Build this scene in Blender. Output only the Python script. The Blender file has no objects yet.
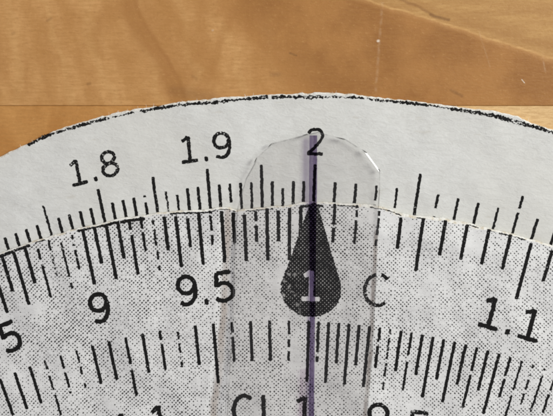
import bpy, bmesh, math, random
from mathutils import Vector, noise

MM = 0.001                      # everything below is laid out in millimetres
sc = bpy.context.scene

# ------------------------------------------------------------------ camera
cam_d = bpy.data.cameras.new('camera')
cam = bpy.data.objects.new('camera', cam_d)
sc.collection.objects.link(cam)
cam.location = (0, 18 * MM, 128 * MM)
cam.rotation_euler = (-math.atan2(18, 128), 0, 0)
cam_d.sensor_width = 36
cam_d.lens = 36 * 1000 / 553
cam_d.clip_start = 0.002
cam_d.clip_end = 10
sc.camera = cam

# ------------------------------------------------------------------ light
world = bpy.data.worlds.new('World')
sc.world = world
world.use_nodes = True
world.node_tree.nodes['Background'].inputs[0].default_value = (1.0, 0.955, 1.0, 1)
world.node_tree.nodes['Background'].inputs[1].default_value = 0.41


def area(name, loc, target, size, energy, col):
    d = bpy.data.lights.new(name, 'AREA')
    d.shape = 'RECTANGLE'
    d.size, d.size_y = size
    d.energy = energy
    d.color = col
    o = bpy.data.objects.new(name, d)
    sc.collection.objects.link(o)
    o.location = loc
    o.rotation_euler = (Vector(target) - Vector(loc)).to_track_quat('-Z', 'Y').to_euler()
    return o


area('window_light', (0.40, 0.20, 0.41), (0, 0, 0), (0.20, 0.26), 3.2, (0.985, 1.0, 0.945))
sc.view_settings.view_transform = 'Standard'
sc.view_settings.look = 'None'
sc.view_settings.exposure = 0
sc.view_settings.gamma = 1
sc.cycles.filter_width = 2.0
sc.cycles.transparent_max_bounces = 24
sc.cycles.max_bounces = 8


# ------------------------------------------------------------------ node expressions
class G:
    """small expression builder over shader nodes"""
    def __init__(s, name):
        s.m = bpy.data.materials.new(name)
        s.m.use_nodes = True
        s.t = s.m.node_tree
        s.n = s.t.nodes
        s.n.clear()
        s.out = s.n.new('ShaderNodeOutputMaterial')
        tc = s.n.new('ShaderNodeTexCoord')
        mp = s.n.new('ShaderNodeMapping')
        mp.inputs['Scale'].default_value = (1000, 1000, 1000)
        s.t.links.new(tc.outputs['Object'], mp.inputs['Vector'])
        s.P = mp.outputs[0]                      # object position in mm
        sp = s.n.new('ShaderNodeSeparateXYZ')
        s.t.links.new(s.P, sp.inputs[0])
        s.x, s.y, s.z = V(s, sp.outputs[0]), V(s, sp.outputs[1]), V(s, sp.outputs[2])

    def put(s, sock, v):
        if isinstance(v, V):
            v = v.k
        if isinstance(v, bpy.types.NodeSocket):
            s.t.links.new(v, sock)
        else:
            if isinstance(v, tuple) and len(v) == 3 and sock.type == 'RGBA':
                v = (*v, 1)
            sock.default_value = v

    def math(s, op, a, b=0.0, c=0.0, clamp=False):
        n = s.n.new('ShaderNodeMath')
        n.operation = op
        n.use_clamp = clamp
        for i, v in enumerate((a, b, c)):
            s.put(n.inputs[i], v)
        return V(s, n.outputs[0])

    def scaled(s, sx, sy, sz=1.0, off=(0, 0, 0), rot=0.0):
        n = s.n.new('ShaderNodeMapping')
        n.inputs['Scale'].default_value = (sx, sy, sz)
        n.inputs['Location'].default_value = off
        n.inputs['Rotation'].default_value = (0, 0, rot)
        s.t.links.new(s.P, n.inputs[0])
        return n.outputs[0]

    def noise(s, scale, detail=3.0, vec=None, rough=0.55, dist=0.0):
        n = s.n.new('ShaderNodeTexNoise')
        n.inputs['Scale'].default_value = scale
        n.inputs['Detail'].default_value = detail
        n.inputs['Roughness'].default_value = rough
        n.inputs['Distortion'].default_value = dist
        s.t.links.new(vec or s.P, n.inputs['Vector'])
        return V(s, n.outputs[0])

    def step(s, v, a, b, c=0.0, d=1.0):
        n = s.n.new('ShaderNodeMapRange')
        n.interpolation_type = 'SMOOTHSTEP'
        for i, w in enumerate((v, a, b, c, d)):
            s.put(n.inputs[i], w)
        return V(s, n.outputs[0])

    def mix(s, f, a, b):
        n = s.n.new('ShaderNodeMix')
        n.data_type = 'RGBA'
        s.put(n.inputs[0], f)
        s.put(n.inputs[6], a)
        s.put(n.inputs[7], b)
        return n.outputs[2]

    def xyz(s, x, y, z=0.0):
        n = s.n.new('ShaderNodeCombineXYZ')
        for i, v in enumerate((x, y, z)):
            s.put(n.inputs[i], v)
        return n.outputs[0]

    def white(s, vec):
        n = s.n.new('ShaderNodeTexWhiteNoise')
        n.noise_dimensions = '3D'
        s.t.links.new(vec, n.inputs[0])
        return V(s, n.outputs[0])

    def seg(s, a, b, wx=None, wy=None):
        """distance in mm to the segment a-b (wx, wy: distorted coordinates)"""
        x = (wx or s.x) - a[0]
        y = (wy or s.y) - a[1]
        dx, dy = b[0] - a[0], b[1] - a[1]
        t = s.math('MULTIPLY', x * dx + y * dy, 1.0 / (dx * dx + dy * dy), clamp=True)
        ex, ey = x - t * dx, y - t * dy
        return s.math('SQRT', ex * ex + ey * ey)

    def poly(s, pts, wx=None, wy=None):
        d = None
        for a, b in zip(pts[:-1], pts[1:]):
            e = s.seg(a, b, wx, wy)
            d = e if d is None else s.math('MINIMUM', d, e)
        return d

    def bump(s, h, dist_mm, strength=1.0):
        n = s.n.new('ShaderNodeBump')
        n.inputs['Strength'].default_value = strength
        n.inputs['Distance'].default_value = dist_mm * MM
        s.put(n.inputs['Height'], h)
        return n.outputs[0]

    def bsdf(s, col, rough=0.6, normal=None, spec=0.5):
        n = s.n.new('ShaderNodeBsdfPrincipled')
        s.put(n.inputs['Base Color'], col)
        s.put(n.inputs['Roughness'], rough)
        n.inputs['Specular IOR Level'].default_value = spec
        if normal:
            s.t.links.new(normal, n.inputs['Normal'])
        return n.outputs[0]

    def shmix(s, f, a, b):
        n = s.n.new('ShaderNodeMixShader')
        s.put(n.inputs[0], f)
        s.t.links.new(a, n.inputs[1])
        s.t.links.new(b, n.inputs[2])
        return n.outputs[0]

    def clear(s, col=(1, 1, 1)):
        n = s.n.new('ShaderNodeBsdfTransparent')
        s.put(n.inputs[0], col)
        return n.outputs[0]

    def gloss(s, rough, col=(1, 1, 1)):
        n = s.n.new('ShaderNodeBsdfGlossy')
        n.inputs[0].default_value = (*col, 1)
        n.inputs['Roughness'].default_value = rough
        return n.outputs[0]

    def done(s, sh):
        s.t.links.new(sh, s.out.inputs[0])
        return s.m


class V:
    def __init__(s, g, k): s.g, s.k = g, k
    def __add__(s, o): return s.g.math('ADD', s, o)
    def __radd__(s, o): return s.g.math('ADD', s, o)
    def __sub__(s, o): return s.g.math('SUBTRACT', s, o)
    def __rsub__(s, o): return s.g.math('SUBTRACT', o, s)
    def __mul__(s, o): return s.g.math('MULTIPLY', s, o)
    def __rmul__(s, o): return s.g.math('MULTIPLY', s, o)


DOT = 0.368                     # spacing of the printed halftone screen, mm


def lattice(g, lean=0.0, wob=0.0, jit=0.0):
    """halftone screen at 45 degrees: (value -2..2, one random number per cell)"""
    x, y = g.x, g.y
    if wob:
        x = x + (g.noise(0.25, 1, g.scaled(1, 1, 1, (3, 8, 0))) - 0.5) * wob
        y = y + (g.noise(0.25, 1, g.scaled(1, 1, 1, (41, 5, 0))) - 0.5) * wob
    if jit:
        x = x + (g.noise(1.4, 2, g.scaled(1, 1, 1, (13, 8, 0))) - 0.5) * jit
        y = y + (g.noise(1.4, 2, g.scaled(1, 1, 1, (4, 51, 0))) - 0.5) * jit
    r = 1 / (math.sqrt(2) * DOT)
    u, v = (x + y) * r, (x - y) * r
    cu = g.math('COSINE', u * (2 * math.pi))
    cv = g.math('COSINE', v * (2 * math.pi))
    k = g.math('MULTIPLY', g.x, lean)
    val = cu * (1.0 - k) + cv * (1.0 + k)
    cell = g.xyz(g.math('ROUND', u), g.math('ROUND', v))
    return val, g.white(cell)


def paper_surface(g, amp=1.0):
    fib = g.noise(1.0, 5, g.scaled(0.75, 1.7), 0.62, 0.6)
    fine = g.noise(4.5, 4, g.scaled(0.7, 1.3), 0.7)
    big = g.noise(0.05, 3)
    h = fib * 1.0 + fine * 0.45 + g.noise(0.10, 2, g.scaled(1, 1, 1, (0, 60, 0))) * 9.0
    return fib, fine, big, g.bump(h, 0.10 * amp, 1.0)


def mat_base_paper():
    g = G('plain_white_card')
    fib, fine, big, nrm = paper_surface(g)
    c = g.mix(g.step(fib + fine * 0.5, 0.45, 1.05), (0.63, 0.63, 0.605), (0.71, 0.715, 0.695))
    c = g.mix(g.step(big, 0.35, 0.7, 0, 0.5), c, (0.61, 0.60, 0.555))
    pale = g.step(g.noise(0.6, 4, g.scaled(0.4, 1.6, 1, (9, 2, 0))), 0.66, 0.74, 0, 0.35)
    c = g.mix(pale, c, (0.52, 0.49, 0.42))
    return g.done(g.bsdf(c, 0.75, nrm, 0.25))


def mat_dial_paper():
    g = G('halftone_printed_paper')
    fib, fine, big, nrm0 = paper_surface(g, 0.8)
    c = g.mix(g.step(fib + fine * 0.5, 0.45, 1.05), (0.635, 0.632, 0.628), (0.715, 0.715, 0.71))
    # fold shade painted as tan bands beside the strip, thinner on its right
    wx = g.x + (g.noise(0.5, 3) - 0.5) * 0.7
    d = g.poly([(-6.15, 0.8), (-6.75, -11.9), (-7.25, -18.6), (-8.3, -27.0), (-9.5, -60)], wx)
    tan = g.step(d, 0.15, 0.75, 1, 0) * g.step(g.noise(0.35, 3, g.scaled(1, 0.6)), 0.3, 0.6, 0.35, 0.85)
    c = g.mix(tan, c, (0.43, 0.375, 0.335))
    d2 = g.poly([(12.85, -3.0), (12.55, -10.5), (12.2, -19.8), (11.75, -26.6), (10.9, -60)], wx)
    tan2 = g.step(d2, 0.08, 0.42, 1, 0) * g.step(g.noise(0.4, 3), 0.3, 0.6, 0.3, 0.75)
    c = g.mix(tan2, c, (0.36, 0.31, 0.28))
    # rubbed, slightly dirty patches
    rub = g.step(g.noise(0.22, 4, g.scaled(1, 1, 1, (17, 3, 0)), 0.6), 0.6, 0.75, 0, 0.22)
    c = g.mix(rub, c, (0.56, 0.53, 0.50))
    val, rnd = lattice(g, -0.0075, 0.35, 0.16)
    dens = g.noise(0.11, 4, g.scaled(1, 1, 1, (5, 31, 0)), 0.6)
    worn = g.noise(0.16, 3, g.scaled(1, 1, 1, (52, 11, 0)), 0.6)
    # higher threshold = smaller dots
    thr = 1.20 - g.step(dens, 0.44, 0.66, 0, 0.50) + (rnd - 0.5) * 1.1 + g.step(rnd, 0.80, 0.86, 0, 0.5)
    thr = thr + g.step(worn, 0.55, 0.68, 0, 1.0) + (g.noise(1.3, 3) - 0.5) * 1.7
    dot = g.step(val - thr, -0.10, 0.22)
    c = g.mix(dot * 0.95, c, (0.018, 0.017, 0.017))
    # the sheet is not quite flat: slow waves, and its right part rolls down towards the cut edge
    rim = g.poly([(8.8, 0.9), (13.0, 0.5), (15.8, -0.3), (21.0, -1.0), (26.5, -2.2), (32.6, -3.7), (38, -5.5)])
    roll = g.step(rim, 0, 3.6, -9.0, 0) * g.step(g.x, 8, 13)
    waves = g.noise(0.085, 2, g.scaled(1, 1, 1, (20, 8, 0))) * 26.0 + g.noise(0.25, 2, g.scaled(1, 0.6, 1, (2, 8, 0))) * 3.0
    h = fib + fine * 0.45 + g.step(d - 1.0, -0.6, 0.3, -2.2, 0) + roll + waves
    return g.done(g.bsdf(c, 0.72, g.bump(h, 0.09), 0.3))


def mat_cut_edge():
    g = G('cut_paper_edge')
    n = g.noise(1.6, 4)
    c = g.mix(g.step(n, 0.33, 0.55), (0.64, 0.58, 0.47), (0.82, 0.81, 0.76))
    return g.done(g.bsdf(c, 0.9, g.bump(g.noise(6, 4), 0.1), 0.2))


def mat_ink(name, hole=0.5, faded=0.0):
    g = G(name)
    coarse = g.noise(0.35, 3, g.scaled(1, 1, 1, (3, 7, 0)))
    fine = g.noise(3.4, 3, None, 0.6)
    thr = 0.28 + g.step(coarse, 0.42, 0.72, 0, 0.14 * hole) + faded
    a = g.step(fine - thr, -0.05, 0.05)
    val, rnd = lattice(g)
    pin = g.step(val * -1.0 + (rnd - 0.5) * 1.2, 1.75, 2.1, 0, 0.45)
    a = g.math('SUBTRACT', a, pin * hole, clamp=True)
    col = g.mix(g.noise(2, 3), (0.003, 0.003, 0.003), (0.014, 0.0135, 0.013))
    return g.done(g.shmix(a, g.clear(), g.bsdf(col, 0.7, None, 0.12)))


def mat_index():
    g = G('screened_black_print')
    val, rnd = lattice(g)
    n = g.noise(0.45, 3, g.scaled(1, 1, 1, (2, 2, 0)))
    side = g.noise(1.5, 4)
    light = g.step(val * -1.0 + (n - 0.5) * 1.5 + (rnd - 0.5) * 1.1, 1.15, 1.65, 0, 0.66)
    chip = g.step(side, 0.57, 0.66, 0, 0.75) * g.step(g.x, 1.6, 3.6, 1, 0.12) * g.step(g.y, -6.5, -9.5, 0.2, 1)
    c = g.mix(g.math('MAXIMUM', light, chip), (0.005, 0.005, 0.005), (0.50, 0.49, 0.48))
    return g.done(g.bsdf(c, 0.7, None, 0.1))


def mat_knockout():
    g = G('unprinted_paper')
    val, rnd = lattice(g)
    c = g.mix(g.step(val + (rnd - 0.5), 1.1, 1.4, 0, 0.35), (0.66, 0.655, 0.65), (0.1, 0.1, 0.1))
    return g.done(g.bsdf(c, 0.75, None, 0.3))


def mat_plastic():
    g = G('clear_plastic')
    lw = g.n.new('ShaderNodeLayerWeight')
    geo = g.n.new('ShaderNodeNewGeometry')
    f = g.math('POWER', V(g, lw.outputs['Facing']), 5.0) * 0.9 + 0.028
    f = f * (1.0 - V(g, geo.outputs['Backfacing']))
    scr = g.noise(0.5, 4, g.scaled(2.5, 0.25))
    tint = g.mix(g.step(scr, 0.4, 0.75), (0.958, 0.955, 0.953), (0.972, 0.968, 0.968))
    gl = g.gloss(0.10)
    return g.done(g.shmix(f, g.clear(tint), gl))


def mat_plastic_edge():
    g = G('cut_plastic_edge')
    n = g.noise(0.8, 3)
    tint = g.mix(g.step(n, 0.4, 0.65), (0.58, 0.58, 0.575), (0.93, 0.93, 0.92))
    return g.done(g.shmix(0.10, g.clear(tint), g.gloss(0.20)))


def mat_burr():
    g = G('dirty_cut_mark')
    return g.done(g.bsdf((0.06, 0.058, 0.055), 0.4))


def mat_purple(name, lo, hi, edge=True):
    g = G(name)
    n = g.noise(0.6, 4, g.scaled(3.5, 0.45))
    c = g.mix(g.step(n, 0.35, 0.68), lo, hi)
    return g.done(g.clear(c))


def mat_wood(lower=False):
    g = G('lower_maple_board' if lower else 'figured_maple_board')
    n1 = g.noise(0.10, 3, g.scaled(1, 1, 1, (11, 4, 0)))
    n2 = g.noise(0.35, 3, g.scaled(1, 1, 1, (1, 24, 0)))
    wx = g.x + (n1 - 0.5) * 7 + (n2 - 0.5) * 1.5
    wy = g.y + (g.noise(0.12, 3, g.scaled(1, 1, 1, (31, 9, 0))) - 0.5) * 4
    fine = g.noise(1.0, 5, g.scaled(0.6, 3.4), 0.65)
    gran = g.noise(2.2, 5, g.scaled(0.9, 1.4), 0.7)
    swirl = g.noise(0.16, 4, g.scaled(1.0, 0.5, 1, (7, 7, 0), 0.5), 0.55, 1.2)
    if lower:
        c = g.mix(g.step(swirl, 0.35, 0.65), (0.45, 0.20, 0.050), (0.55, 0.27, 0.080))
        c = g.mix(g.step(g.x + (n1 - 0.5) * 10, -8, 22), c, (0.74, 0.50, 0.24))
    else:
        c = g.mix(g.step(swirl, 0.32, 0.68), (0.475, 0.235, 0.078), (0.60, 0.325, 0.122))
        # soft slanting figure lines
        ring = g.math('SINE', (g.x + g.y * 0.22 + (n1 - 0.5) * 9 + (n2 - 0.5) * 1.2) * 1.15)
        c = g.mix(g.step(ring, 0.1, 0.95, 0, 0.30), c, (0.42, 0.195, 0.052))
        c = g.mix(g.step(ring, -0.6, -1.0, 0, 0.20), c, (0.66, 0.40, 0.16))
        wx2 = g.x + (n1 - 0.5) * 2.5
        a = g.poly([(-22, 34), (-19.2, 28), (-17.6, 23.3), (-15.3, 19.6), (-13.2, 16), (-11.4, 11)], wx2, g.y)
        side = g.step(wx2 + g.y * 0.42, -11.6, -5.0)
        c = g.mix(g.step(a, 0.1, 1.9, 0.62, 0), c, (0.33, 0.135, 0.032))
        c = g.mix(g.step(g.poly([(-21, 34), (-18.4, 28), (-16.7, 23.3), (-14.2, 19.6), (-12.2, 16), (-10.6, 11)], g.x + (n2 - 0.5) * 0.8, g.y), 0.0, 0.5, 0.45, 0), c, (0.30, 0.12, 0.03))
        c = g.mix(side * g.step(a, 0.2, 6.0, 0.35, 0), c, (0.40, 0.18, 0.05))
        b = g.poly([(-17, 34), (-14.8, 27), (-11.5, 22), (-8, 17)], wx2, g.y)
        c = g.mix(g.step(b, 0.1, 1.7, 0.45, 0), c, (0.40, 0.18, 0.045))
        b = g.poly([(-8, 30), (-4.5, 24), (-1, 20.5), (1, 16), (6, 13.5)], wx, wy)
        c = g.mix(g.step(b, 0.1, 4.0, 0.40, 0), c, (0.40, 0.17, 0.04))
        # brown heart figure: right of a slanting border, under a pale growth line
        s1 = (wx - (-7.7)) * 0.745 + (wy - 26.4) * 0.667
        y_line = 29.95 - 0.305 * g.x
        under = y_line + (n2 - 0.5) * 0.55 + (n1 - 0.5) * 1.2 - g.y
        c = g.mix(g.step(g.noise(0.9, 4, g.scaled(0.25, 0.9, 1, (6, 6, 0), 0.9), 0.6), 0.45, 0.7, 0, 0.30), c, (0.44, 0.215, 0.06))
        dark = g.step(s1, -2.5, 5.0) * g.step(under, -0.1, 0.9)
        dk = g.mix(g.step(g.noise(0.14, 4, g.scaled(1, 1, 1, (77, 3, 0))), 0.38, 0.66), (0.295, 0.120, 0.027), (0.41, 0.185, 0.050))
        c = g.mix(dark * 0.9, c, dk)
        over = g.step(under, 0.3, -0.4) * g.step(g.x, 5, 10)
        up = g.mix(g.step(g.noise(0.5, 4, g.scaled(0.25, 1.6, 1, (0, 0, 0), 0.3)), 0.35, 0.7), (0.45, 0.24, 0.08), (0.54, 0.31, 0.11))
        c = g.mix(over, c, up)
        near = g.math('ABSOLUTE', under)
        c = g.mix(g.step(near, 0.0, 0.24, 0.62, 0) * g.step(g.x, 6, 13) * g.step(g.noise(0.5, 3), 0.3, 0.6, 0.45, 1), c, (0.70, 0.42, 0.16))
        s = g.poly([(13, 27.4), (17.3, 25.7), (19.6, 24.6)], g.x, g.y + (n2 - 0.5) * 0.8)
        c = g.mix(g.step(s, 0.02, 0.32, 0.6, 0), c, (0.22, 0.095, 0.03))
        s = g.poly([(19.4, 24.6), (21.7, 23.9)], g.x, g.y + (n2 - 0.5) * 0.8)
        c = g.mix(g.step(s, 0.02, 0.34, 0.75, 0), c, (0.16, 0.07, 0.022))
        s = g.poly([(6, 29), (18, 25.2), (26, 22.4), (36, 19.6)], g.x, g.y + (n2 - 0.5) * 1.2 - 0.55)
        c = g.mix(g.step(s, 0.1, 0.7, 0.30, 0), c, (0.36, 0.17, 0.05))
        for (p, q, w, k) in (((13.3, 26), (12.5, 13), 0.30, 0.16), ((25.4, 22.9), (27.1, 18.0), 0.16, 0.12),
                             ((33.6, 19.6), (34.2, 17), 0.2, 0.2)):
            c = g.mix(g.step(g.seg(p, q), 0.0, w, k, 0) * g.step(g.noise(1.2, 2), 0.35, 0.6), c, (0.80, 0.62, 0.42))
        for (px, py, w, k) in ((12.8, 21.3, 0.24, 0.9), (-8.1, 22.6, 0.2, 0.25), (31.5, 16.05, 0.1, 0.9)):
            c = g.mix(g.step(g.seg((px, py), (px - 0.35, py + 0.4) if w < 0.2 else (px + 0.1, py + 0.02)), 0.0, w, k, 0), c, (0.95, 0.88, 0.75))
        for (px, py, qx, qy, w, k) in ((-28.9, 23.8, -28.4, 24.1, 0.3, .35), (-24, 15.9, -23.7, 15.95, 0.3, .5), (-33.3, 22.2, -33.1, 22.3, .3, .3),
                                       (1.7, 19.75, 2.5, 19.5, 0.22, .65), (-0.6, 17.1, 0.3, 17.1, 0.5, .35), (22.2, 15.1, 23.6, 14.4, 0.35, .5),
                                       (-10.6, 16.9, -10.2, 16.6, 0.4, .25), (-13, 15.0, -8, 14.0, 1.4, .35)):
            c = g.mix(g.step(g.seg((px, py), (qx, qy)), 0.0, w, k, 0), c, (0.16, 0.07, 0.022))
    c = g.mix(g.step(fine, 0.40, 0.62, 0.34, 0), c, (0.40, 0.195, 0.055))
    c = g.mix(g.step(gran, 0.54, 0.78, 0, 0.28), c, (0.78, 0.48, 0.20))
    c = g.mix(g.step(gran, 0.30, 0.46, 0.34, 0), c, (0.30, 0.14, 0.045))
    return g.done(g.bsdf(c, g.step(fine, 0.3, 0.7, 0.36, 0.52), g.bump(fine * 0.6 + gran * 0.8, 0.05), 0.3))


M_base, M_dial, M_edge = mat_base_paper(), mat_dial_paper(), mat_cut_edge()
M_ink = mat_ink('black_toner', 0.55)
M_worn = mat_ink('worn_black_toner', 1.0, 0.06)
M_text = mat_ink('speckled_black_toner', 1.0, 0.035)
M_rim = mat_ink('chipped_black_toner', 1.0, 0.075)
M_solid = mat_ink('dense_black_toner', 0.45)
M_index, M_knock = mat_index(), mat_knockout()
M_plastic, M_pedge, M_burr = mat_plastic(), mat_plastic_edge(), mat_burr()
M_line = mat_purple('purple_marker_ink', (0.33, 0.275, 0.42), (0.43, 0.37, 0.51))
M_lined = mat_purple('dark_purple_marker_ink', (0.62, 0.57, 0.70), (0.80, 0.76, 0.84))
M_smear = mat_purple('smeared_marker_ink', (0.80, 0.735, 0.80), (0.93, 0.90, 0.93))


# ------------------------------------------------------------------ objects
def mesh_obj(name, bm, mats, parent=None):
    me = bpy.data.meshes.new(name)
    for v in bm.verts:
        v.co *= MM
    bm.to_mesh(me)
    bm.free()
    for m in (mats if isinstance(mats, (list, tuple)) else [mats]):
        me.materials.append(m)
    o = bpy.data.objects.new(name, me)
    sc.collection.objects.link(o)
    o.parent = parent
    return o


def thing(name, label, cat, kind=None, group=None):
    o = bpy.data.objects.new(name, None)
    sc.collection.objects.link(o)
    o['label'] = label
    o['category'] = cat
    if kind:
        o['kind'] = kind
    if group:
        o['group'] = group
    return o


def slab(bm, pts, z0, z1, chamfer, mi_top=0, mi_side=1, drop=0.12):
    """closed outline (counter-clockwise) with a small sloped rim"""
    n = len(pts)
    inner, mid = [], []
    for i, p in enumerate(pts):
        a, b = pts[i - 1], pts[(i + 1) % n]
        t = Vector((b[0] - a[0], b[1] - a[1])).normalized()
        nx, ny = -t.y, t.x                      # points inwards
        c = chamfer(p) if callable(chamfer) else chamfer
        inner.append(bm.verts.new((p[0] + nx * c, p[1] + ny * c, z1)))
        mid.append(bm.verts.new((p[0], p[1], z1 - drop)))
    low = [bm.verts.new((p[0], p[1], z0)) for p in pts]
    f = bm.faces.new(inner)
    f.material_index = mi_top
    f = bm.faces.new(low[::-1])
    f.material_index = mi_top
    for i in range(n):
        j = (i + 1) % n
        for A, B in ((mid, inner), (low, mid)):
            f = bm.faces.new((A[i], A[j], B[j], B[i]))
            f.material_index = mi_side


# ---- table: two glued boards
table = thing('wooden_table', 'golden brown maple table top with a straight joint between its two boards', 'table', 'structure')


def board(y0, y1, mat, lab):
    bm = bmesh.new()
    slab(bm, [(-260, y0), (260, y0 - 0.0), (260, y1), (-260, y1)], -18, 0, 0.09, 0, 0, 0.07)
    o = mesh_obj('board', bm, mat, table)
    o['label'] = lab


board(13.16, 150, mat_wood(), 'figured board with a brown heart patch under a pale slanting line')
board(-330, 13.13, mat_wood(True), 'plainer board beneath the paper dials')

# ---- dial geometry: ideal polar coordinates (mm, degrees from the index) to the table plane
H0 = [[1.3009896076138299, 0.05775198945532979, 0.6860108759503055], [-0.04232267575508958, 1.2889284381271549, -124.18321990461983], [-0.001611457118850127, 0.0032953888078825454, 1.0]]
H1 = [[1.5116742326368786, 0.0671044517436533, 1.0355421737543242], [-0.04932261975119338, 1.497958693374312, -142.19957830901618], [-0.0018805379094932102, 0.003845652178547773, 1.0]]
ZO, ZN, ZC = 0.6, 1.15, 1.27


def lay(H, x, y):
    v = [r[0] * x + r[1] * y + r[2] for r in H]
    return v[0] / v[2], v[1] / v[2]


def polar(H, r, deg, dx=0.0, dy=0.0):
    """dx along the tangent, dy outwards, in ideal mm"""
    t = math.radians(deg)
    s, c = math.sin(t), math.cos(t)
    return lay(H, (r + dy) * s + dx * c, (r + dy) * c - dx * s)


def smooth(pts, step=0.28):
    """Catmull-Rom through the points"""
    out = []
    n = len(pts)
    for i in range(n - 1):
        p0, p1, p2, p3 = pts[max(i - 1, 0)], pts[i], pts[i + 1], pts[min(i + 2, n - 1)]
        k = max(2, int(math.dist(p1, p2) / step))
        for j in range(k):
            t = j / k
            out.append(tuple(0.5 * (2 * b + (c - a) * t + (2 * a - 5 * b + 4 * c - d) * t * t + (3 * b - a - 3 * c + d) * t ** 3)
                             for a, b, c, d in zip(p0, p1, p2, p3)))
    out.append(pts[-1])
    return out


EO = [(-35.31, 6.79), (-32.04, 8.16), (-28.76, 9.8), (-25.49, 10.91), (-23.06, 11.59), (-20.63, 12.24), (-17.32, 12.85), (-12.49, 13.55), (-9.06, 13.97), (-6.07, 14.26), (-2.72, 14.46), (0.44, 14.66), (5.58, 14.85), (8.67, 14.66), (11.97, 14.35), (14.63, 14.09), (16.92, 13.87), (19.21, 13.53), (22.01, 13.15), (24.68, 12.82), (27.73, 12.45), (30.16, 11.93), (32.8, 10.92), (35.19, 10.11)]
EI = [(-35.91, -5.89), (-31.73, -4.26), (-29.13, -3.54), (-25.89, -2.56), (-22.27, -1.78), (-20.08, -1.26), (-16.86, -0.81), (-13.65, -0.29), (-11.08, -0.16), (-8.91, -0.1), (-6.98, 0.23), (-5.96, 0.23), (-5.19, -0.03), (-2.75, 0.1), (-0.19, 0.36), (1.09, 0.42), (3.01, 0.81), (4.54, 0.94), (6.34, 0.87), (8.77, 0.74), (11.33, 0.61), (13.0, 0.36), (14.54, 0.03), (15.83, -0.49), (17.5, -0.78), (20.97, -1.13), (24.19, -1.65), (26.52, -2.3), (28.34, -2.76), (30.02, -3.15), (32.62, -3.87), (35.61, -4.78)]


def disc_outline(top, cy, seed):
    """measured arc along the top, closed by a round continuation about (0, cy)"""
    arc = smooth(top)
    a1 = math.atan2(arc[-1][1] - cy, arc[-1][0])
    a0 = math.atan2(arc[0][1] - cy, arc[0][0])
    r1, r0 = math.dist(arc[-1], (0, cy)), math.dist(arc[0], (0, cy))
    sweep = (2 * math.pi - (a0 - a1))
    rest = []
    K = 260
    for k in range(1, K):
        t = k / K
        a = a1 - sweep * t
        r = r1 + (r0 - r1) * t
        rest.append((r * math.cos(a), cy + r * math.sin(a)))
    pts = arc + rest                             # clockwise
    out = []
    for (x, y) in pts:
        d = Vector((x, y - cy)).normalized()
        n = 0.13 * noise.noise((x * 1.1, y * 1.1, seed)) + 0.07 * noise.noise((x * 4.3, y * 4.3, seed + 5)) + 0.10 * noise.noise((x * 0.3, y * 0.3, seed + 9))
        out.append((x + d.x * n, y + d.y * n))
    return out[::-1], arc


def edge_y(arc):
    def f(x):
        if x <= arc[0][0] or x >= arc[-1][0]:
            (ax, ay), (bx, by) = (arc[4], arc[0]) if x <= arc[0][0] else (arc[-5], arc[-1])
            return by + (by - ay) * (x - bx) / (bx - ax)
        for a, b in zip(arc[:-1], arc[1:]):
            if a[0] <= x <= b[0]:
                return a[1] + (b[1] - a[1]) * (x - a[0]) / (b[0] - a[0] + 1e-9)
        return -1e3
    return f


def fibres(bm, arc, count, seed, z, mi):
    rnd = random.Random(seed)
    for _ in range(count):
        i = rnd.randrange(5, len(arc) - 5)
        x, y = arc[i]
        a = rnd.uniform(0.2, 2.9)
        ln = rnd.uniform(0.12, 0.42)
        w = rnd.uniform(0.012, 0.028)
        zz = z + rnd.uniform(-0.25, 0.05)
        pts = [(x + math.cos(a + 0.5 * t) * ln * t, y - 0.1 + math.sin(a + 0.5 * t) * (ln + 0.1) * t, zz + 0.08 * t) for t in (0, 0.5, 1)]
        prev = None
        for k, p in enumerate(pts):
            ww = w * (1 - 0.35 * k)
            ring = [bm.verts.new((p[0] + ww * math.cos(q), p[1] + ww * math.sin(q) * 0.6, p[2] + ww * math.sin(q))) for q in (0, 2.1, 4.2)]
            if prev:
                for m in range(3):
                    f = bm.faces.new((prev[m], prev[(m + 1) % 3], ring[(m + 1) % 3], ring[m]))
                    f.material_index = mi
            prev = ring


def jag(x, y, amp, s=0.0):
    return amp * (0.8 * noise.noise((x * 2.9, y * 2.9, s)) + 0.9 * noise.noise((x * 5.5, y * 5.5, s + 3)))


def stroke(bm, pts, w, z, seed, amp=0.055, breaks=()):
    """inked band with ragged sides along world points; breaks = (from, to) shares of its length left out"""
    L = [0.0]
    for a, b in zip(pts[:-1], pts[1:]):
        L.append(L[-1] + math.dist(a, b))
    n = max(3, int(L[-1] / 0.13))
    rows = []
    k = 0
    for i in range(n + 1):
        s = L[-1] * i / n
        while k < len(pts) - 2 and L[k + 1] < s:
            k += 1
        t = (s - L[k]) / (L[k + 1] - L[k] + 1e-9)
        a, b = pts[k], pts[k + 1]
        x, y = a[0] + (b[0] - a[0]) * t, a[1] + (b[1] - a[1]) * t
        d = Vector((b[0] - a[0], b[1] - a[1])).normalized()
        nx, ny = -d.y, d.x
        sh = jag(x, y, 0.05, seed + 20)
        h = w / 2 * (0.72 if i in (0, n) else 1)
        l = h + jag(x + 3.1, y, amp, seed) + sh
        r = h + jag(x - 5.3, y, amp, seed + 8) - sh
        skip = any(p <= i / n <= q for p, q in breaks)
        rows.append(None if skip else (bm.verts.new((x + nx * l, y + ny * l, z)), bm.verts.new((x - nx * r, y - ny * r, z))))
    for a, b in zip(rows[:-1], rows[1:]):
        if a and b:
            bm.faces.new((a[0], a[1], b[1], b[0]))


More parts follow.
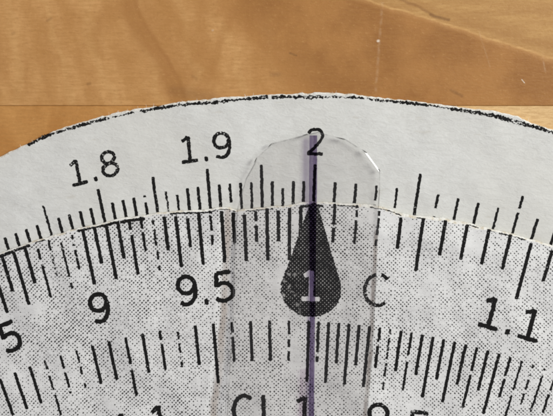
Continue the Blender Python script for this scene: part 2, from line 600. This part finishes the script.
def tick(bm, H, z, deg, r_in, r_out, w, seed, limit=None, worn=0, rnd=None):
    N = 14
    pts = []
    for i in range(N + 1):
        r = r_out + (r_in - r_out) * i / N
        p = polar(H, r, deg)
        if limit and p[1] > limit(p[0]) - 0.06:
            continue
        pts.append(p)
    if len(pts) < 3:
        return
    br = []
    for _ in range(worn):
        a = rnd.random()
        br.append((a, a + rnd.uniform(0.03, 0.10)))
    stroke(bm, pts, w * (1 - 0.10 * min(worn, 3)), z, seed, 0.056 + 0.014 * worn, br)


def arc(cx, cy, rx, ry, a0, a1, n=26):
    return [(cx + rx * math.cos(math.radians(a0 + (a1 - a0) * i / n)), cy + ry * math.sin(math.radians(a0 + (a1 - a0) * i / n))) for i in range(n + 1)]


GLYPH = {                        # centre lines, cap height 1, centred on x = 0
    '1': [smooth([(-.235, .80), (-.12, .86), (0.0, .955)], .05), [(.012, .97), (.012, .05)], [(-.29, .05), (.30, .05)]],
    '2': [smooth([(-.25, .80), (-.15, .92), (.02, .957), (.18, .90), (.255, .75), (.20, .56), (.02, .33), (-.25, .06)], .05), [(-.28, .05), (.29, .05)]],
    '5': [[(-.20, .95), (.25, .95)], [(-.215, .97), (-.235, .50)],
          smooth([(-.235, .52), (-.12, .60), (.04, .61), (.20, .52), (.27, .34), (.22, .16), (.06, .055), (-.12, .06), (-.28, .15)], .05)],
    '7': [[(-.28, .95), (.29, .95)], [(.28, .95), (-.1, .03)]],
    '8': [arc(0, .735, .235, .215, 0, 360), arc(0, .275, .275, .235, 0, 360)],
    '9': [arc(-.01, .675, .27, .275, 0, 360), smooth([(.262, .70), (.275, .50), (.23, .26), (.10, .09), (-.05, .045), (-.24, .12)], .05)],
    '.': [[(-.065, .07), (.065, .07)]],
    'C': [arc(0, .5, .42, .47, 48, 312, 40)],
    'I': [[(0, .98), (0, .02)]],
}


def text(s, H, z, r, deg, height, mat, parent, name='number', xs=1.0, w=0.58, label=None, seed=0.0, amp=0.08, breaks=()):
    """print the characters with their centre at (r, deg)"""
    xs_ = {1: [0.0], 2: [-.6, .6], 3: [-.60, 0.0, .60]}[len(s)]
    bm = bmesh.new()
    k = 0
    for ch, x0 in zip(s, xs_):
        for pl in GLYPH[ch]:
            pts = [polar(H, r, deg, (x0 + x * xs) * height, (y - .5) * height) for x, y in pl]
            ww = w * 1.35 if ch == '.' else w
            stroke(bm, pts, ww, z + 0.0015 * k, seed + r + deg + k, amp, breaks)
            k += 1
    o = mesh_obj(name, bm, mat, parent)
    if label:
        o['label'] = label
    return o


def tick_mesh(name, bm, bw, parent):
    """both kinds of tick in one print: crisp ones and worn ones"""
    for f in bw.faces:
        f.material_index = 1
    tmp = bpy.data.meshes.new('worn')
    bw.to_mesh(tmp)
    bw.free()
    bm.from_mesh(tmp)
    bpy.data.meshes.remove(tmp)
    return mesh_obj(name, bm, [M_ink, M_worn], parent)


lg = lambda v: math.log10(v) * 360
INK = 0.012                      # the print's film lies this far above its paper

# ---- base dial
base = thing('paper_dial', 'plain white card dial underneath, numbered 1.8, 1.9 and 2 along its rim', 'dial')
out, arc_o = disc_outline(EO, -85, 1.0)
bm = bmesh.new()
slab(bm, out, 0.03, ZO, lambda p: 0.17 + 0.11 * noise.noise((p[0] * 1.6, p[1] * 1.6, 3.0)), 0, 1, 0.16)
fibres(bm, arc_o, 46, 4, ZO, 1)
mesh_obj('disc', bm, [M_base, M_edge], base)
eo = edge_y(arc_o)

rnd = random.Random(5)
worn = {1.75: 3, 1.84: 1, 1.86: 3, 1.87: 2, 1.94: 2, 2.06: 2, 2.08: 2, 2.18: 2, 2.2: 1, 1.97: 1, 1.93: 1, 2.12: 1, 2.14: 1, 1.92: 1}
bm, bw = bmesh.new(), bmesh.new()
v = 160
while v <= 250:
    val = v / 100
    if v > 200 and v % 2:
        v += 1
        continue
    deg = lg(val / 2)
    if v <= 200:
        long_ = v % 5 == 0
    else:
        long_ = v % 10 == 0
    k = worn.get(val, 0)
    tick(bw if k >= 3 else bm, H0, ZO + INK, deg, 90.5, 102.3 if long_ else 100.0, 0.40, v * 1.3, None, k, rnd)
    v += 1
tick_mesh('tick_scale', bm, bw, base)
text('1.8', H0, ZO + INK, 105.35, lg(0.90), 3.75, M_text, base, w=0.45, label='speckled number 1.8')
text('1.9', H0, ZO + INK, 105.30, lg(0.95), 3.75, M_text, base, w=0.45, label='speckled number 1.9')
text('2', H0, ZO + INK, 105.35, -0.05, 3.65, M_solid, base, w=0.42, label='number 2 at the hairline')
text('2.5', H0, ZO + INK, 105.3, lg(1.25), 3.75, M_text, base)

# cut line printed along the rim, broken where the scissors wandered
RL = [(-31.71, 8.25), (-28.77, 9.55), (-25.5, 10.51), (-23.24, 11.15), (-20.0, 11.88), (-17.33, 12.44), (-12.49, 13.24), (-7.67, 13.65), (-1.9, 14.2), (0.19, 14.26), (5.59, 14.28), (10.07, 14.2), (13.62, 13.8), (16.16, 13.58), (18.58, 13.33), (23.11, 12.66), (25.05, 12.34), (27.94, 11.8), (31.21, 10.93), (34.43, 10.03), (36.5, 9.2), (39, 8.0)]
path = smooth(RL, 0.3)
rr = random.Random(11)
bm = bmesh.new()
TH = {(-32, -20.8): (0.42, 0.0), (-20.9, -17.6): (0.24, 0.1), (-17.7, -0.6): (0.40, 0.0), (-0.8, 7.0): (0.42, 0.0), (6.9, 11.2): (0.36, 0.08), (11.3, 16.0): (0.32, 0.10), (15.6, 19.2): (0.42, 0.0), (18.9, 23.6): (0.32, 0.04), (22.9, 32.8): (0.52, 0.0), (32.3, 39): (0.44, 0.0)}
for (x0, x1), (w, gap) in TH.items():
    seg = [p for p in path if x0 <= p[0] <= x1]
    i = 0
    while i < len(seg) - 3:
        ln = rr.randint(3, 9)
        part_ = [(p[0], p[1] + rr.uniform(-0.03, 0.03)) for p in seg[i:i + ln + 1]]
        if rr.random() > gap and len(part_) > 2:
            part_ = [(x, min(y, eo(x) - 0.16)) for x, y in part_]
            stroke(bm, part_, w * rr.uniform(0.6, 1.1), ZO + INK, i, 0.20)
        i += ln
mesh_obj('rim_marking', bm, M_rim, base)

# ---- upper rotating dial
dial = thing('paper_dial', 'halftone grey paper dial on top with a black teardrop index marked 1', 'dial')
out, arc_i = disc_outline(EI, -85, 14.0)
ei = edge_y(arc_i)
bm = bmesh.new()
slab(bm, out, ZO + 0.04, ZN, lambda p: 0.20 + 0.12 * noise.noise((p[0] * 1.3, p[1] * 1.3, 8.0)) + (0.16 if 9 < p[0] < 27 else 0.0), 0, 1, 0.15)
fibres(bm, arc_i, 30, 8, ZN, 1)
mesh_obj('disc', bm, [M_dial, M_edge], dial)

OFF = -0.4665
bm, bw = bmesh.new(), bmesh.new()
wornC = {885: 4, 890: 3, 895: 3, 880: 2, 930: 3, 925: 2, 920: 1, 955: 2, 975: 1, 1010: 1, 1020: 2, 1030: 2, 945: 1}
vals = [x for x in range(820, 1000, 5)] + [x for x in range(1000, 1260, 10)]
for v in vals:
    if v == 1000:
        continue
    k = wornC.get(v, 0)
    if v < 1000:
        r_in = 88.9 if v % 10 == 0 else 91.1
    else:
        r_in = 88.9 if v % 50 == 0 else 91.1
    if v in (1100, 1200):
        r_in = 88.3
    tick(bw if k >= 3 else bm, H1, ZN + INK, lg(v / 1000) + OFF, r_in, 97.5, 0.46 if k < 2 else 0.42, v * 0.7, ei, k, rnd)
tick_mesh('tick_scale', bm, bw, dial)

bm, bw = bmesh.new(), bmesh.new()
wornCI = {1130: 3, 1140: 2, 1070: 4, 1080: 1, 1150: 3, 1100: 1, 960: 3, 965: 1, 995: 1, 1010: 2, 905: 1, 900: 3, 895: 4, 890: 3, 885: 2, 880: 3, 950: 2, 1040: 1, 920: 1}
for v in [x for x in range(820, 1000, 5)] + [x for x in range(1000, 1260, 10)]:
    k = wornCI.get(v, 0)
    if v >= 1000:
        r_in = 75.2 if v % 50 == 0 else 77.45
    else:
        r_in = 75.2 if v % 10 == 0 else 77.45
    tick(bw if k >= 3 else bm, H1, ZN + INK, -lg(v / 1000) + OFF, r_in, 82.0, 0.42, v * 0.9, ei, k, rnd)
tick_mesh('inverse_tick_scale', bm, bw, dial)

Z = ZN + INK
for s, val in (('8.5', 0.85), ('9', 0.9), ('9.5', 0.95), ('1.1', 1.1), ('1.2', 1.2)):
    text(s, H1, Z, 86.1, lg(val) + OFF, 3.62, M_solid, dial, label='number ' + s)
text('C', H1, Z, 86.15, 4.62, 3.75, M_worn, dial, 'scale_letter', 0.92, 0.48, label='worn letter C', amp=0.11, breaks=((.13, .19),))
for s, val in (('1.2', 1.2), ('1.1', 1.1), ('9.5', 0.95), ('9', 0.9), ('8.5', 0.85)):
    text(s, H1, Z, 71.9, -lg(val) + OFF, 3.62, M_text, dial, label='number ' + s)
text('1', H1, Z, 71.9, -0.62, 3.6, M_worn, dial, label='faint number 1 under the hairline')
text('C', H1, Z, 71.95, -5.95, 3.6, M_solid, dial, 'scale_letter', 0.80)
text('I', H1, Z, 71.95, -4.23, 3.6, M_solid, dial, 'scale_letter', 1.0)

# printed circle still showing on the cut edge of this dial
bm = bmesh.new()
for x0, x1, w, gap in ((-35.9, -31.4, 0.40, 0.0), (-31.2, -26.2, 0.14, 0.45), (-25.8, -20.2, 0.34, 0.04), (-20.2, -16.6, 0.42, 0.15), (-16.0, -8.2, 0.24, 0.30),
                       (-8.4, 3.1, 0.11, 0.55), (2.9, 6.2, 0.34, 0.0), (6.4, 13.5, 0.13, 0.5), (13.2, 28.6, 0.10, 0.6), (28.4, 33.6, 0.15, 0.05)):
    seg = [p for p in arc_i if x0 <= p[0] <= x1]
    i = 0
    while i < len(seg) - 2:
        ln = rr.randint(4, 9)
        part_ = [(p[0], p[1] - 0.22 - w * 0.4 - (0.12 if x0 > 2 and x0 < 6 else 0)) for p in seg[i:i + ln + 1]]
        if rr.random() >= gap and len(part_) > 2:
            stroke(bm, part_, w * rr.uniform(0.8, 1.1), Z + 0.004, i + 50, 0.10)
        i += ln
mesh_obj('rim_marking', bm, M_text, dial)

# teardrop index with its knocked-out 1
prof = [(95.75, 0.10), (95.2, 0.52), (93.4, 1.12), (90.5, 2.02), (88.2, 2.75), (86.8, 3.22), (85.7, 3.40), (84.6, 3.24), (83.6, 2.65), (82.9, 1.70), (82.5, 0.7)]
fine_r = smooth([(hw, r) for r, hw in prof], 0.14)
cx = -0.37
right = [polar(H1, r, cx, hw) for hw, r in fine_r]
left = [polar(H1, r, cx, -hw) for hw, r in fine_r]
bm = bmesh.new()
loop = left + right[::-1]
vs = []
for i, (x, y) in enumerate(loop):
    rough = 0.26 if (x < 3.0 and y < -8) else 0.10
    vs.append(bm.verts.new((x + jag(x, y, rough, 2), y + jag(x, y, rough * 0.7, 9), Z + 0.005)))
bm.faces.new(vs)
drop = mesh_obj('index_marker', bm, M_index, dial)
drop['label'] = 'black teardrop pointer'
text('1', H1, Z + 0.010, 86.1, cx - 0.02, 3.5, M_knock, drop, 'number', 1.0, 0.62)

# ---- clear cursor strip with its hairline
cursor = thing('cursor_strip', 'clear plastic cursor strip with clipped corners and a purple hairline, lying over both dials', 'cursor')
OC = [(-12.2, -95), (-9.3, -60), (-6.79, -29.31), (-6.5, -26.57), (-6.2, -21.14), (-5.71, -14.44), (-5.52, -5.22), (-5.04, 0.1), (-3.92, 3.95), (-2.85, 5.86), (-2.5, 6.71), (-0.52, 8.48), (2.97, 9.36), (3.82, 9.61), (5.24, 9.92), (8.79, 8.97), (11.36, 7.36), (13.14, 4.97), (13.22, 3.05), (13.03, -0.55), (12.85, -10.47), (12.46, -19.8), (12.02, -26.57), (11.79, -29.31), (9.6, -60), (7.5, -95)]
bm = bmesh.new()
slab(bm, OC[::-1], ZC, ZC + 0.28, 0.15, 0, 1, 0.07)
mesh_obj('plastic_strip', bm, [M_plastic, M_pedge], cursor)
ZT = ZC + 0.28 + 0.012
hl = [(4.18, 9.48), (4.14, 2.54), (4.22, -5.22), (4.35, -15.78), (4.26, -25.21), (4.24, -29.31), (3.9, -90)]
hr = [(5.14, 9.50), (5.16, 2.54), (5.07, -5.22), (5.0, -15.78), (4.95, -25.21), (4.94, -29.31), (4.6, -90)]


def band(name, L, R, z, mat, a=0.0, b=1.0, amp=0.03):
    bm = bmesh.new()
    L, R = smooth(L, 0.4), smooth(R, 0.4)
    prev = None
    N = 260
    for i in range(N + 1):
        y = L[0][1] + (L[-1][1] - L[0][1]) * i / N
        at = lambda Q: next((p[0] + (q[0] - p[0]) * (y - p[1]) / (q[1] - p[1] - 1e-9) for p, q in zip(Q[:-1], Q[1:]) if q[1] <= y <= p[1]), Q[-1][0])
        x0, x1 = at(L), at(R)
        xa, xb = x0 + (x1 - x0) * a, x0 + (x1 - x0) * b
        row = (bm.verts.new((xa + jag(xa, y * 0.5, amp, 4), y, z)), bm.verts.new((xb + jag(xb, y * 0.5, amp, 6), y, z)))
        if prev:
            bm.faces.new((prev[0], row[0], row[1], prev[1]))
        prev = row
    return mesh_obj(name, bm, mat, cursor)


band('hairline', hl, hr, ZT, M_line)
o = band('hairline', hl, hr, ZT + 0.006, M_lined, 0.50, 0.90, 0.05)
o['label'] = 'darker core of the purple line'
o = band('ink_smear', [(3.1, -21), (3.05, -24), (2.95, -29), (2.6, -90)], [(4.1, -21), (4.0, -24), (3.95, -29), (3.6, -90)], ZT, M_smear, 0, 1, 0.08)
# dark snips left at the clipped corners
for (x, y, a, ln) in ((-2.68, 6.3, 62, 0.75), (-0.85, 8.2, 44, 0.7), (8.2, 9.1, -14, 1.0), (11.2, 7.45, -38, 0.7), (13.05, 5.1, -60, 0.4), (3.6, 9.55, 15, 0.7)):
    bm = bmesh.new()
    c, s = math.cos(math.radians(a)), math.sin(math.radians(a))
    pts = [(-ln / 2, 0), (0, -0.05), (ln / 2, -0.015), (ln / 2, 0.03), (0, 0.045)]
    slab(bm, [(x + u * c - v * s, y + u * s + v * c) for u, v in pts], ZC + 0.02, ZC + 0.30, 0.008, 0, 0, 0.01)
    mesh_obj('cut_mark', bm, M_burr, cursor)
